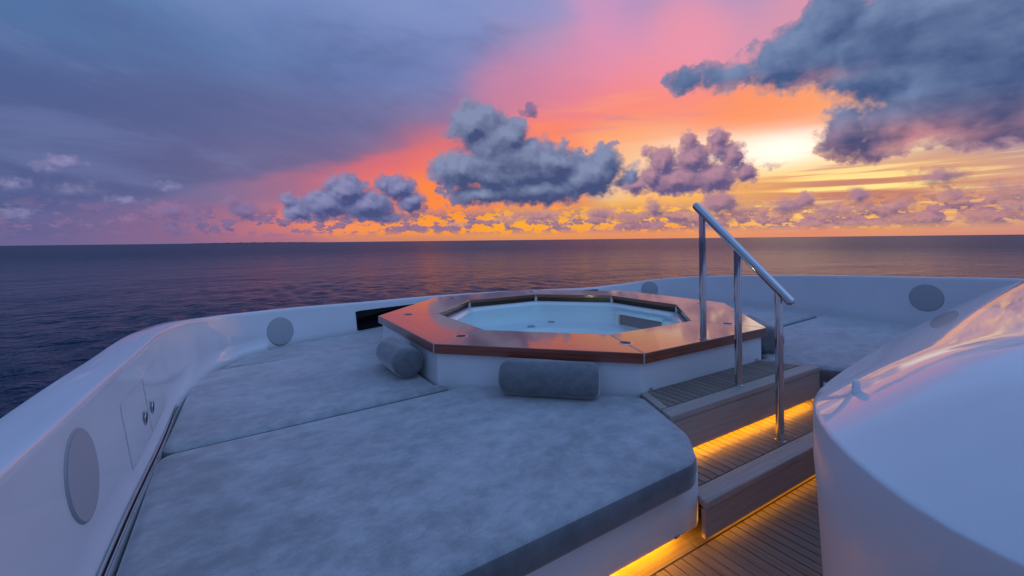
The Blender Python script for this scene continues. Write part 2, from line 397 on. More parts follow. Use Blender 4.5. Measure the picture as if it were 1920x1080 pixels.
M['teak'] = teak('weathered teak', (0.30, 0.235, 0.195), (0.19, 0.145, 0.12))
M['teak2'] = teak('teak trim', (0.55, 0.44, 0.385), (0.42, 0.325, 0.28))
M['caulk'] = pmat('black deck caulk', (0.012, 0.011, 0.011), 0.5)[0]
M['white_caulk'] = pmat('white sealant', (0.55, 0.50, 0.48), 0.5)[0]


def velvet(name, c_dark, c_pale, sc=1.0):
    m, t, b = pmat(name, c_dark, 0.85, 0, 0, 0.1, 0.25)
    o = coords(t)
    ox, oy, oz = sep(t, o)
    o2 = comb(t, ox * 0.95, oy * 1.15, oz)
    p1 = n3(t, o2, 2.2 * sc, 5, 0.62, 0.2); p2 = n3(t, o2, 11 * sc, 6, 0.68, 0.1); p3 = n3(t, o, 260, 2, 0.5)
    f = p1 * 0.38 + p2 * 0.44 + p3 * 0.18
    put(t, b.inputs['Base Color'], mixc(t, sstep(t, f, 0.36, 0.66), c_dark, c_pale))  # random mottling of the nap between a dark and a pale tone
    b.inputs['Sheen Weight'].default_value = 1.0; b.inputs['Sheen Roughness'].default_value = 0.35
    bump(t, b, p1 * 0.7 + p2 * 0.03 + p3 * 0.05, 0.07, 0.012)
    return m


M['velvet'] = velvet('grey velvet', (0.275, 0.282, 0.298), (0.52, 0.53, 0.545))
M['velvet2'] = velvet('charcoal velvet', (0.15, 0.156, 0.168), (0.235, 0.243, 0.256), 2.0)
M['velvet_shade'] = velvet('side-shaded grey velvet', (0.13, 0.135, 0.15), (0.22, 0.23, 0.25))  # same velvet as the pad tops, shade of the side faces put into the colour
m, t, b = pmat('brushed steel', (0.62, 0.62, 0.64), 0.12, 1.0); M['steel'] = m
m, t, b = pmat('polished steel', (0.60, 0.58, 0.58), 0.07, 1.0); M['chrome'] = m
M['speaker'] = pmat('grey cloth', (0.44, 0.445, 0.465), 0.8)[0]
M['speaker_rim'] = pmat('dark grey edge', (0.36, 0.36, 0.38), 0.6)[0]
M['slate'] = pmat('dark slate plastic', (0.15, 0.17, 0.21), 0.7)[0]
M['black'] = pmat('black rubber', (0.01, 0.01, 0.011), 0.5)[0]
M['glass'] = pmat('dark tinted glass', (0.004, 0.006, 0.01), 0.04, 0, 0, 0.03, 0.5)[0]
M['tile'] = pmat('dark brown mosaic', (0.045, 0.022, 0.014), 0.35)[0]
M['shell'] = pmat('white acrylic shell', (0.80, 0.80, 0.82), 0.25, 0, 0.3, 0.05)[0]


def emit(name, col, st):
    m = bpy.data.materials.new(name); m.use_nodes = True; t = m.node_tree; t.nodes.clear()
    e = t.nodes.new('ShaderNodeEmission'); e.inputs[0].default_value = (*col, 1); e.inputs[1].default_value = st
    q = t.nodes.new('ShaderNodeOutputMaterial'); t.links.new(e.outputs[0], q.inputs[0]); return m


M['led'] = emit('amber light strip', (1.0, 0.40, 0.008), 42.0)
M['led2'] = emit('bright amber light strip', (1.0, 0.40, 0.008), 120.0)
M['led3'] = emit('dim amber light strip', (1.0, 0.40, 0.008), 9.0)
M['cyan'] = emit('cyan pool light', (0.14, 0.8, 1.0), 120.0)
M['yellow'] = emit('soft yellow pool light', (1.0, 0.9, 0.35), 70.0)
# tub water
m = bpy.data.materials.new('tub water'); m.use_nodes = True; t = m.node_tree; t.nodes.clear()
gl = t.nodes.new('ShaderNodeBsdfGlossy'); gl.inputs['Roughness'].default_value = 0.3
tr = t.nodes.new('ShaderNodeBsdfTransparent'); tr.inputs[0].default_value = (0.80, 0.94, 0.96, 1)
fr = t.nodes.new('ShaderNodeFresnel'); fr.inputs[0].default_value = 1.06
o = coords(t); bn = t.nodes.new('ShaderNodeBump'); bn.inputs['Strength'].default_value = 0.35; bn.inputs['Distance'].default_value = 0.03
put(t, bn.inputs['Height'], n3(t, o, 5.0, 3, 0.5))
t.links.new(bn.outputs[0], gl.inputs['Normal']); t.links.new(bn.outputs[0], fr.inputs['Normal'])
ms = t.nodes.new('ShaderNodeMixShader'); put(t, ms.inputs[0], E(t, fr.outputs[0]) * 0.4); t.links.new(tr.outputs[0], ms.inputs[1]); t.links.new(gl.outputs[0], ms.inputs[2])
q = t.nodes.new('ShaderNodeOutputMaterial'); t.links.new(ms.outputs[0], q.inputs[0]); M['water'] = m
# sea: ripples as true slopes of a wave field (three looks at the same height)
m, t, b = pmat('sea water', (0.006, 0.019, 0.058), 0.13, 0, 0, 0.03, 0.27)
b.inputs['IOR'].default_value = 1.33
o = coords(t)


def ripple(off):
    p = vmth(t, 'ADD', o, off)
    return n3(t, p, 0.85, 4, 0.6, 0.3) * 0.5 + n3(t, vmth(t, 'MULTIPLY', p, (1.0, 1.6, 1.0)), 0.22, 1, 0.5) * 0.55 + n3(t, vmth(t, 'MULTIPLY', p, (0.8, 1.3, 1.0)), 0.04, 3, 0.6) * 1.9


EPS = 0.12
h0 = ripple((0, 0, 0)); hx = ripple((EPS, 0, 0)); hy = ripple((0, EPS, 0))
gm = t.nodes.new('ShaderNodeNewGeometry')
x_, y_, z_ = sep(t, gm.outputs['Position'])
amp = 1.7 - sstep(t, mth(t, 'SQRT', x_ * x_ + y_ * y_), 60.0, 1500.0) * 0.5      # waves too small to resolve far off go into the roughness instead
nv = vmth(t, 'NORMALIZE', vmth(t, 'ADD', gm.outputs['Normal'], comb(t, (h0 - hx) * amp * (1 / EPS), (h0 - hy) * amp * (1 / EPS), 0.0)))
t.links.new(nv, b.inputs['Normal']); x_, y_, z_ = sep(t, gm.outputs['Position'])
rd = mth(t, 'SQRT', x_ * x_ + y_ * y_)
far = sstep(t, rd, 30.0, 450.0)
put(t, b.inputs['Roughness'], far * 0.17 + 0.16)
M['sea'] = m
M['island'] = pmat('dark distant trees', (0.03, 0.04, 0.04), 0.9)[0]


# ------------------------------------------------------------------ geometry helpers
def link(name, bm, mats, parent=None, smooth=True, loc=None):
    me = bpy.data.meshes.new(name); bm.normal_update(); bm.to_mesh(me); bm.free()
    for k in (mats if isinstance(mats, (list, tuple)) else [mats]): me.materials.append(M[k])
    if smooth: me.polygons.foreach_set('use_smooth', [True] * len(me.polygons))
    o = bpy.data.objects.new(name, me); COL.objects.link(o)
    if loc: o.location = loc
    if parent: o.parent = parent
    return o


def empty(name, label=None, cat=None, group=None):
    o = bpy.data.objects.new(name, None); COL.objects.link(o); o.empty_display_size = 0.1
    tag(o, label, cat, group); return o


def tag(o, label=None, cat=None, group=None, kind=None):
    if label: o['label'] = label
    if cat: o['category'] = cat
    if group: o['group'] = group
    if kind: o['kind'] = kind
    return o


def sharp(bm, ang=35):
    for e in bm.edges:
        if len(e.link_faces) == 2 and e.calc_face_angle(0) > R(ang): e.smooth = False


def prism(bm, poly, z0, z1, bev=0.0, grain=None, mat=0):
    """poly: plan outline; z0/z1 numbers or functions (x, y) -> z"""
    f0 = z0 if callable(z0) else (lambda x, y: z0)
    f1 = z1 if callable(z1) else (lambda x, y: z1)
    area = sum(poly[i][0] * poly[(i + 1) % len(poly)][1] - poly[(i + 1) % len(poly)][0] * poly[i][1] for i in range(len(poly)))
    if area < 0: poly = poly[::-1]
    lo = [bm.verts.new((x, y, f0(x, y))) for x, y in poly]; hi_ = [bm.verts.new((x, y, f1(x, y))) for x, y in poly]
    fs = [bm.faces.new(hi_), bm.faces.new(lo[::-1])]
    n = len(poly)
    for i in range(n): fs.append(bm.faces.new((lo[i], lo[(i + 1) % n], hi_[(i + 1) % n], hi_[i])))
    for f in fs: f.material_index = mat
    if bev:
        bmesh.ops.bevel(bm, geom=list({e for f in fs for e in f.edges}), offset=bev, segments=2, affect='EDGES', profile=0.5)
    return fs


def box(bm, x0, x1, y0, y1, z0, z1, bev=0.0, mat=0):
    return prism(bm, [(x0, y0), (x1, y0), (x1, y1), (x0, y1)], z0, z1, bev, mat=mat)


def tube(bm, pts, rad, seg=20, cap=True, mat=0):
    pts = [Vector(p) for p in pts]; rings = []
    for i, p in enumerate(pts):
        d = (pts[min(i + 1, len(pts) - 1)] - pts[max(i - 1, 0)]).normalized()
        u = d.cross(Vector((0, 0, 1)) if abs(d.z) < 0.95 else Vector((1, 0, 0))).normalized(); v = d.cross(u)
        r = rad[i] if isinstance(rad, (list, tuple)) else rad
        rings.append([bm.verts.new(p + u * (r * math.cos(2 * math.pi * k / seg)) + v * (r * math.sin(2 * math.pi * k / seg))) for k in range(seg)])
    for a, c in zip(rings, rings[1:]):
        for k in range(seg):
            bm.faces.new((a[k], c[k], c[(k + 1) % seg], a[(k + 1) % seg])).material_index = mat
    if cap:
        bm.faces.new(rings[0]).material_index = mat; bm.faces.new(rings[-1][::-1]).material_index = mat


def rounded(poly, radii, seg=8):
    """round the corners of a plan outline"""
    n = len(poly); out = []
    for i in range(n):
        p0, p1, p2 = Vector(poly[i - 1]), Vector(poly[i]), Vector(poly[(i + 1) % n])
        r = radii[i] if isinstance(radii, (list, tuple)) else radii
        d0, d2 = (p0 - p1), (p2 - p1); l0, l2 = d0.length, d2.length; d0.normalize(); d2.normalize()
        ang = d0.angle(d2)
        if r <= 0 or ang > R(176): out.append(tuple(p1)); continue
        tl = min(r / math.tan(ang / 2), 0.48 * l0, 0.48 * l2); rr = tl * math.tan(ang / 2)
        cdir = (d0 + d2).normalized(); c = p1 + cdir * (rr / math.sin(ang / 2))
        a0 = p1 + d0 * tl - c; a2 = p1 + d2 * tl - c
        th0 = math.atan2(a0.y, a0.x); th2 = math.atan2(a2.y, a2.x); dth = (th2 - th0 + math.pi) % (2 * math.pi) - math.pi
        for k in range(seg + 1):
            th = th0 + dth * k / seg; out.append((c.x + rr * math.cos(th), c.y + rr * math.sin(th)))
    return out


def resample(poly, step):
    out = []
    for i in range(len(poly)):
        p, q_ = Vector(poly[i]), Vector(poly[(i + 1) % len(poly)]); L = (q_ - p).length
        if L < 1e-6: continue
        k = max(1, int(math.ceil(L / step)))
        for j in range(k): out.append(tuple(p.lerp(q_, j / k)))
    return out


def pillow(poly, ztop, thick, rt_=0.05, rb=0.025, step=0.06, seg=7):
    """upholstered pad: plan outline, rolled top edge, small rolled bottom edge, slight wander along the sides"""
    area = sum(poly[i][0] * poly[(i + 1) % len(poly)][1] - poly[(i + 1) % len(poly)][0] * poly[i][1] for i in range(len(poly)))
    if area < 0: poly = poly[::-1]
    P = resample(poly, step); n = len(P)
    N = []
    for i in range(n):
        t_ = Vector(P[(i + 1) % n]) - Vector(P[i - 1]); t_.normalize(); N.append(Vector((-t_.y, t_.x)))   # inward
    for _ in range(2):
        N = [(N[i - 1] + N[i] * 2 + N[(i + 1) % n]).normalized() for i in range(n)]
    bm = bmesh.new(); rings = []
    prof = [(rb * (1 - math.sin(a)), -thick + rb * (1 - math.cos(a))) for a in [math.pi / 2 * k / 3 for k in range(4)]]
    prof += [(0, -thick * 0.6), (-0.004, -thick * 0.5)]
    prof += [(rt_ * (1 - math.cos(a)), -rt_ * 0.8 * (1 - math.sin(a))) for a in [math.pi / 2 * k / seg for k in range(seg + 1)]]
    for (ins, dz_) in prof:
        ring = []
        for i in range(n):
            x, y = P[i][0] + N[i].x * ins, P[i][1] + N[i].y * ins
            ring.append(bm.verts.new((x, y, ztop(P[i][0], P[i][1]) + dz_)))
        rings.append(ring)
    for k, (a, c) in enumerate(zip(rings, rings[1:])):
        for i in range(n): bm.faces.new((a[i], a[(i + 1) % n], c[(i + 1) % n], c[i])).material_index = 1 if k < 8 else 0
    f = bm.faces.new(rings[-1]); bmesh.ops.triangulate(bm, faces=[f], ngon_method='BEAUTY')
    bm.faces.new(rings[0][::-1])
    return bm


def clip_strip(poly, x0, x1):
    """clip a convex plan outline to x0 <= x <= x1"""
    def half(P, c, s):
        out = []
        for i in range(len(P)):
            p, q_ = P[i], P[(i + 1) % len(P)]
            ip, iq = s * (p[0] - c) <= 0, s * (q_[0] - c) <= 0
            if ip: out.append(p)
            if ip != iq:
                k = (c - p[0]) / (q_[0] - p[0]); out.append((c, p[1] + k * (q_[1] - p[1])))
        return out
    P = half(half(poly, x1, 1), x0, -1)
    return P if len(P) >= 3 else None


def set_grain(o, fn):
    """per-corner coordinates along / across the grain: fn(face centre, vertex) -> vector"""
    me = o.data; at = me.attributes.new('grain', 'FLOAT_VECTOR', 'CORNER')
    vals = []
    for p in me.polygons:
        for li in p.loop_indices:
            vals.extend(fn(p.center, me.vertices[me.loops[li].vertex_index].co))
    at.data.foreach_set('vector', vals)


# ------------------------------------------------------------------ the bulwark round the foredeck
BASE = [(-2.98,-6),(-2.95,-3.5),(-2.94,-1.6),(-2.92,-.7),(-2.90,.12),(-2.77,.75),(-2.52,1.14),(-2.15,1.36),(-1.75,1.48),(-1.35,1.575),(-.7,1.71),(0,1.76),(.7,1.72),(1.35,1.59),(1.8,1.46),(2.2,1.25),(2.5,.95),(2.68,.5),(2.74,-.1),(2.75,-.8),(2.77,-1.7),(2.8,-3.5),(2.83,-6)]
NSEG = 12


def catmull(P, n):
    P = np.array(P, float); out = []
    for i in range(len(P) - 1):
        p0, p1, p2, p3 = P[max(i - 1, 0)], P[i], P[i + 1], P[min(i + 2, len(P) - 1)]
        for s in np.arange(n) / n:
            out.append(.5 * ((2 * p1) + (-p0 + p2) * s + (2 * p0 - 5 * p1 + 4 * p2 - p3) * s * s + (-p0 + 3 * p1 - 3 * p2 + p3) * s ** 3))
    out.append(P[-1]); return np.array(out)


WB = catmull(BASE, NSEG)
WT = np.gradient(WB, axis=0); WT /= np.linalg.norm(WT, axis=1)[:, None]
WN = np.stack([-WT[:, 1], WT[:, 0]], -1)       # outward
ZT_K = [0, 1.0, 1.77, 1.96, 2.62, 3.44, 4.16, 4.64, 5.35, 6.32, 7.5, 8.6, 10.07, 12.25, 13.4, 14.03, 14.9, 15.69, 17.03, 18.06, 18.94, 19.59, 19.99, 20.42, 22]
ZT_V = [0.89, 0.88, 0.872, 0.86, 0.851, 0.834, 0.811, 0.795, 0.753, 0.718, 0.7, 0.685, 0.666, 0.639, 0.63, 0.636, 0.68, 0.734, 0.812, 0.859, 0.9, 0.925, 0.941, 0.971, 0.995]
LEAN = 0.06


def wall_at(s, z, off=0.0):
    """point on the inner face at station s and height z (off = inward), plus plan normal (inward)"""
    i = s * NSEG; i0 = int(min(max(math.floor(i), 0), len(WB) - 2)); f = i - i0
    b_ = WB[i0] * (1 - f) + WB[i0 + 1] * f; n_ = WN[i0] * (1 - f) + WN[i0 + 1] * f; n_ = n_ / np.linalg.norm(n_)
    zt = np.interp(s, ZT_K, ZT_V)
    o_ = LEAN * (z - 0.42) / (zt - 0.42)
    p = b_ + n_ * (o_ - off)
    return Vector((p[0], p[1], z)), Vector((-n_[0], -n_[1], 0))


bw = empty('bulwark', 'glossy white curved bulwark wrapping round the foredeck above the sunpads', 'bulwark')
bm = bmesh.new(); rows = []
for i in range(len(WB)):
    s = i / NSEG; zt = float(np.interp(s, ZT_K, ZT_V)); b_, n_ = WB[i], WN[i]
    cw = float(np.interp(s, [0, 4.5, 7, 9, 14, 17, 20, 22], [.16, .15, .12, .11, .11, .11, .12, .13]))
    cv = 1.0 if s < 6.5 or s > 16 else 0.0
    prof = [(-0.03 * cv, 0.15), (-0.03 * cv, 0.36), (-0.026 * cv, 0.395), (-0.014 * cv, 0.42), (LEAN * .03 / (zt - .42), 0.45)]
    for k in range(1, 7):
        z = 0.45 + (zt - 0.03 - 0.45) * k / 6; prof.append((LEAN * (z - 0.42) / (zt - 0.42), z))
    r_ = 0.013; c0 = LEAN - 0.004
    for a in (30, 60, 90): prof.append((c0 + r_ * (1 - math.cos(R(a))), zt - r_ * (1 - math.sin(R(a)))))
    prof += [(c0 + cw * .5, zt - .003), (c0 + cw, zt - .008)]
    for a in (30, 60, 90): prof.append((c0 + cw + .015 * math.sin(R(a)), zt - .008 - .015 * (1 - math.cos(R(a)))))
    prof += [(c0 + cw + .10, zt - .4), (c0 + cw + .10, -0.6), (c0 + cw - .3, -3.2), (c0 + cw - .6, -7.4)]
    rows.append([bm.verts.new((b_[0] + n_[0] * o_, b_[1] + n_[1] * o_, z)) for (o_, z) in prof])
for a, c in zip(rows, rows[1:]):
    for k in range(len(a) - 1): bm.faces.new((a[k], a[k + 1], c[k + 1], c[k]))
bmesh.ops.recalc_face_normals(bm, faces=bm.faces)
link('wall', bm, 'gel', bw)

# dark window let into the forward face
bm = bmesh.new(); cols = []
S0, S1 = 8.62, 14.05
for k in range(61):
    s = S0 + (S1 - S0) * k / 60; zt = float(np.interp(s, ZT_K, ZT_V))
    e_ = min(1.0, min(k, 60 - k) / 1.2)
    ztop_ = zt - 0.085 + 0.060 * (s - S0) / (S1 - S0) - 0.008 * (1 - e_)
    if k > 50: ztop_ -= 0.0
    zb = 0.395 + 0.03 * min(1, (s - S0) / 1.5) + 0.008 * (1 - e_)
    cols.append([bm.verts.new(wall_at(s, zb + (ztop_ - zb) * j / 4, 0.004)[0]) for j in range(5)])
for a, c in zip(cols, cols[1:]):
    for j in range(4): bm.faces.new((a[j], c[j], c[j + 1], a[j + 1]))
bmesh.ops.solidify(bm, geom=list(bm.faces), thickness=-0.003)
bmesh.ops.recalc_face_normals(bm, faces=bm.faces)
sharp(bm, 50)
link('window', bm, 'glass', bw)

# locker doors with flush latches, port side
for (sa, sb_, z0_, z1_, ls, lz) in ((2.54, 3.03, .46, .72, 2.95, .561), (3.05, 3.55, .46, .72, 3.14, .557)):
    bm = bmesh.new(); cols = []
    for k in range(9):
        s = sa + (sb_ - sa) * k / 8
        cols.append([bm.verts.new(wall_at(s, z0_ + (z1_ - z0_) * j / 4, 0.0009)[0]) for j in range(5)])
    for a, c in zip(cols, cols[1:]):
        for j in range(4): bm.faces.new((a[j], c[j], c[j + 1], a[j + 1]))
    dr = link('locker_door', bm, 'gel', bw)
    p, n_ = wall_at(ls, lz, 0.004); tx = Vector((-n_.y, n_.x, 0))
    bm = bmesh.new()
    for (rr, off, mt) in ((0.032, 0.002, 0), (0.024, 0.003, 1)):
        ring = [bm.verts.new(p + n_ * off + tx * (rr * math.cos(a)) + Vector((0, 0, 1)) * (rr * math.sin(a))) for a in np.linspace(0, 2 * math.pi, 28, endpoint=False)]
        base_ = [bm.verts.new(v.co - n_ * (off - 0.0)) for v in ring]
        bm.faces.new(ring).material_index = mt
        for i in range(28): bm.faces.new((ring[i], ring[(i + 1) % 28], base_[(i + 1) % 28], base_[i])).material_index = 0
    bmesh.ops.recalc_face_normals(bm, faces=bm.faces); sharp(bm)
    link('latch', bm, ['steel', 'black'], dr)

# steel trim along the foot of the port wall: two bars with a dark gap
bm = bmesh.new()
for (off, z, w_, h_, mt) in ((0.022, 0.422, 0.009, 0.011, 0), (0.034, 0.415, 0.005, 0.008, 0), (0.028, 0.409, 0.008, 0.008, 1)):
    cols = []
    for k in range(50):
        s = 0.9 + 2.85 * k / 49
        c, n_ = wall_at(s, 0.42, 0)
        dzz = -0.012 * max(0, (s - 2.2))
        tp = 1.0 if s < 3.4 else max(0.15, 1 - (s - 3.4) / 0.4)
        cols.append([bm.verts.new((c + n_ * (off + u_ * w_ * tp / 2)) * 1.0 + Vector((0, 0, z - 0.42 + dzz + v_ * h_ / 2))) for (u_, v_) in ((-1, -1), (1, -1), (1, .4), (.5, 1), (-.5, 1), (-1, .4))])
    for a, c in zip(cols, cols[1:]):
        for j in range(6): bm.faces.new((a[j], a[(j + 1) % 6], c[(j + 1) % 6], c[j])).material_index = mt
    bm.faces.new(cols[0]).material_index = mt; bm.faces.new(cols[-1]).material_index = mt
bmesh.ops.recalc_face_normals(bm, faces=bm.faces); sharp(bm, 40)
link('metal_trim', bm, ['steel', 'black'], bw)

# round speakers on the bulwark
SPK = [(2.05, .672, .132, .006, 'large grey round disc on the port bulwark nearest the camera'),
       (6.76, .514, .128, .006, 'grey round disc on the port bulwark left of the dark window'),
       (15.69, .596, .118, .010, 'small grey disc on the bulwark just behind the far edge of the hot tub'),
       (20.09, .757, .124, .006, 'dark grey disc on the starboard bulwark above the right sunpad')]
for (s, z, r_, th, lab) in SPK:
    sp = empty('wall_speaker', lab, 'speaker', 'round speakers along the bulwark')
    c, n_ = wall_at(s, z, 0.0); sl = Vector((0, 0, 1)); tx = Vector((-n_.y, n_.x, 0))
    zt = float(np.interp(s, ZT_K, ZT_V)); upv = (Vector((0, 0, 1)) - n_ * (LEAN / (zt - .42))).normalized()
    nn = tx.cross(upv).normalized()
    if nn.dot(n_) < 0: nn = -nn
    bm = bmesh.new(); rings = []
    for (rr, off) in ((r_, -0.01), (r_, th - .006), (r_ - .002, th - .002), (r_ - .006, th)):
        rings.append([bm.verts.new(c + nn * off + (tx * math.cos(a) + upv * math.sin(a)) * rr) for a in np.linspace(0, 2 * math.pi, 64, endpoint=False)])
    for a, cc in zip(rings, rings[1:]):
        for i in range(64): bm.faces.new((a[i], a[(i + 1) % 64], cc[(i + 1) % 64], cc[i]))
    bmesh.ops.recalc_face_normals(bm, faces=bm.faces)
    link('rim', bm, 'speaker_rim', sp)
    bm = bmesh.new(); rings = []
    for (rr, off) in ((r_ - .006, th + .0005), (r_ * .7, th + .0035), (r_ * .35, th + .005), (.004, th + .0055)):
        rings.append([bm.verts.new(c + nn * off + (tx * math.cos(a) + upv * math.sin(a)) * rr) for a in np.linspace(0, 2 * math.pi, 64, endpoint=False)])
    for a, cc in zip(rings, rings[1:]):
        for i in range(64): bm.faces.new((a[i], a[(i + 1) % 64], cc[(i + 1) % 64], cc[i]))
    bm.faces.new(rings[-1]); bmesh.ops.recalc_face_normals(bm, faces=bm.faces)
    link('grille', bm, 'speaker', sp)

# ------------------------------------------------------------------ lower deck: planks fore and aft, margin boards, black caulk
bm = bmesh.new()
box(bm, -2.9, 2.8, -6, 1.6, -0.25, -0.006, 0, 1)
x = -2.9
while x < 2.8:
    prism(bm, [(x + .0035, -6), (x + .0515, -6), (x + .0515, -2.075), (x + .0035, -2.075)], -0.02, 0.0, 0.0)
    x += .055
x0 = -2.9
for xe in (-0.92, 0.92, 2.8):
    prism(bm, [(x0 + .0025, -2.068), (xe - .0025, -2.068), (xe - .0025, -1.6), (x0 + .0025, -1.6)], -0.02, 0.0)
    x0 = xe
dk = link('deck', bm, ['teak', 'caulk'], None, False); tag(dk, kind='structure')
set_grain(dk, lambda c, v: (v.x, v.y, 7.0) if c.y > -2.07 else (v.y, v.x, round(v.x / .055) * 1.37))

# ------------------------------------------------------------------ sunpad plinths
OCT = lambda ap: [(ap / math.cos(math.pi / 8) * math.cos(R(22.5 + 45 * k)), ap / math.cos(math.pi / 8) * math.sin(R(22.5 + 45 * k))) for k in range(8)]
zp = lambda x, y: .445 + .027 * min(0, x + .8)
zf_ = lambda x, y: .388
zs = lambda x, y: .445 + .029 * max(0, x - .65)
PL_P = [(-2.94, -2.05), (-.862, -2.05), (-.83, -1.96), (-.70, -1.52), (-1.40, -.70), (-1.50, .65), (-.9, 1.3), (-1.35, 1.56), (-1.75, 1.46), (-2.15, 1.34), (-2.52, 1.12), (-2.75, .75), (-2.88, .12)]


def plinth(name, poly, rad, lab, zf):
    root = empty(name, lab, 'plinth')
    bm = bmesh.new()
    pts = rounded(poly, rad, 8)
    area = sum(pts[i][0] * pts[(i + 1) % len(pts)][1] - pts[(i + 1) % len(pts)][0] * pts[i][1] for i in range(len(pts)))
    if area < 0: pts = pts[::-1]
    n = len(pts); N = []
    for i in range(n):
        t_ = Vector(pts[(i + 1) % n]) - Vector(pts[i - 1]); t_.normalize(); N.append(Vector((-t_.y, t_.x)))
    rings = []
    for (ins, z) in ((.02, .06), (.008, .063), (.002, .070), (0, .082), (0, .27)):
        rings.append([bm.verts.new((p[0] + q_.x * ins, p[1] + q_.y * ins, z if z < .2 else zf(p[0], p[1]) - .105 - (.03 if p[1] > .75 and p[0] < 0 else 0))) for p, q_ in zip(pts, N)])
    for a, c in zip(rings, rings[1:]):
        for i in range(n): bm.faces.new((a[i], a[(i + 1) % n], c[(i + 1) % n], c[i]))
    bm.faces.new(rings[0][::-1]); bm.faces.new(rings[-1])
    sharp(bm, 40)
    link('panel', bm, 'gel', root)
    return root


pp = plinth('sunpad_plinth', PL_P, [0, .05, .06] + [0] * 10, 'white moulded plinth under the left sunpads, lit amber along its foot', zp)
PL_S = [(2.74, -2.05), (.862, -2.05), (.83, -1.96), (.70, -1.52), (1.40, -.70), (1.50, .65), (.9, 1.3), (1.35, 1.56), (1.75, 1.43), (2.15, 1.22), (2.45, .93), (2.64, .48), (2.71, -.1), (2.73, -.8)]
ps = plinth('sunpad_plinth', PL_S, [0, .05, .06] + [0] * 11, 'white moulded plinth under the right sunpads, in shade beside the steps', zs)


def strip(name, x0, x1, y, z, mat, parent):
    bm = bmesh.new(); box(bm, x0, x1, y - .006, y + .006, z - .004, z + .004)
    return link(name, bm, mat, parent, False)


strip('light_strip', -2.8, -.95, -1.925, .056, 'led2', pp)
strip('light_strip', .95, 2.7, -1.925, .056, 'led2', ps)


def clip_fitting(x, y, z, nx, ny, parent):
    """small white moulded clip with a dark slot"""
    n_ = Vector((nx, ny, 0)).normalized(); tx = Vector((-n_.y, n_.x, 0))
    bm = bmesh.new()
    for (w_, h_, d_, mt, dx_) in ((.030, .010, .006, 0, 0), (.008, .006, .0075, 1, -.006)):
        c = Vector((x, y, z)) + tx * dx_; vs = []
        for off in (0, d_):
            vs.append([bm.verts.new(c + n_ * off + tx * (u_ * w_ / 2) + Vector((0, 0, v_ * h_ / 2))) for (u_, v_) in ((-1, -1), (1, -1), (1, 1), (-1, 1))])
        for i in range(4): bm.faces.new((vs[0][i], vs[0][(i + 1) % 4], vs[1][(i + 1) % 4], vs[1][i])).material_index = mt
        bm.faces.new(vs[1]).material_index = mt
    bmesh.ops.recalc_face_normals(bm, faces=bm.faces)
    return link('clip', bm, ['white_caulk', 'black'], parent, False)


clip_fitting(-1.03, -2.05, .078, 0, -1, pp)

# ------------------------------------------------------------------ sunpad cushions
PG = 'grey velvet sunpads on the foredeck'


def cushion(poly, rad, zf, th, lab, rtop=.05):
    o = link('sunpad_cushion', pillow(rounded(poly, rad, 7), zf, th, rtop), ['velvet', 'velvet_shade'])
    return tag(o, lab, 'cushion', PG)


cushion([(-2.90, -2.135), (-1.00, -2.14), (-.835, -1.975), (-.645, -1.552), (-1.385, -.755), (-2.90, -.742)],
        [.03, .16, .20, .05, .10, .07], zp, .128, 'large near grey sunpad with a rolled dark front edge in the foreground', .046)
cushion([(-2.895, -.718), (-1.44, -.722), (-1.522, -.62), (-1.522, .60), (-1.50, .70), (-2.775, .70), (-2.86, .35)],
        [.07, .05, .05, .05, .05, .06, .3], zp, .165, 'middle grey sunpad on the left with a round bolster on it', .045)
cushion([(-2.735, .722), (-1.46, .722), (-.90, 1.27), (-1.05, 1.59), (-1.35, 1.545), (-1.75, 1.45), (-2.15, 1.325), (-2.49, 1.11)],
        [.06, .05, .05, .05, .3, .3, .3, .3], zf_, .165, 'far left narrow grey sunpad curving under the bulwark and the dark window', .045)
cushion([(.665, -1.545), (1.165, -1.035), (2.715, -1.02), (2.735, -2.14), (1.02, -2.14), (.86, -1.985)],
        [.05, .05, .05, .03, .16, .20], zs, .165, 'near grey sunpad on the right, beyond the steps and handrail', .05)
cushion([(1.19, -.985), (1.522, -.64), (1.522, .62), (.95, 1.22), (1.25, 1.57), (1.75, 1.40), (2.13, 1.19), (2.41, .91), (2.595, .47), (2.665, -.1), (2.685, -.99)],
        [.05, .05, .05, .05, .05, .3, .3, .3, .3, .3, .05], zs, .165, 'far grey sunpad on the right, tucked behind the hot tub', .045)


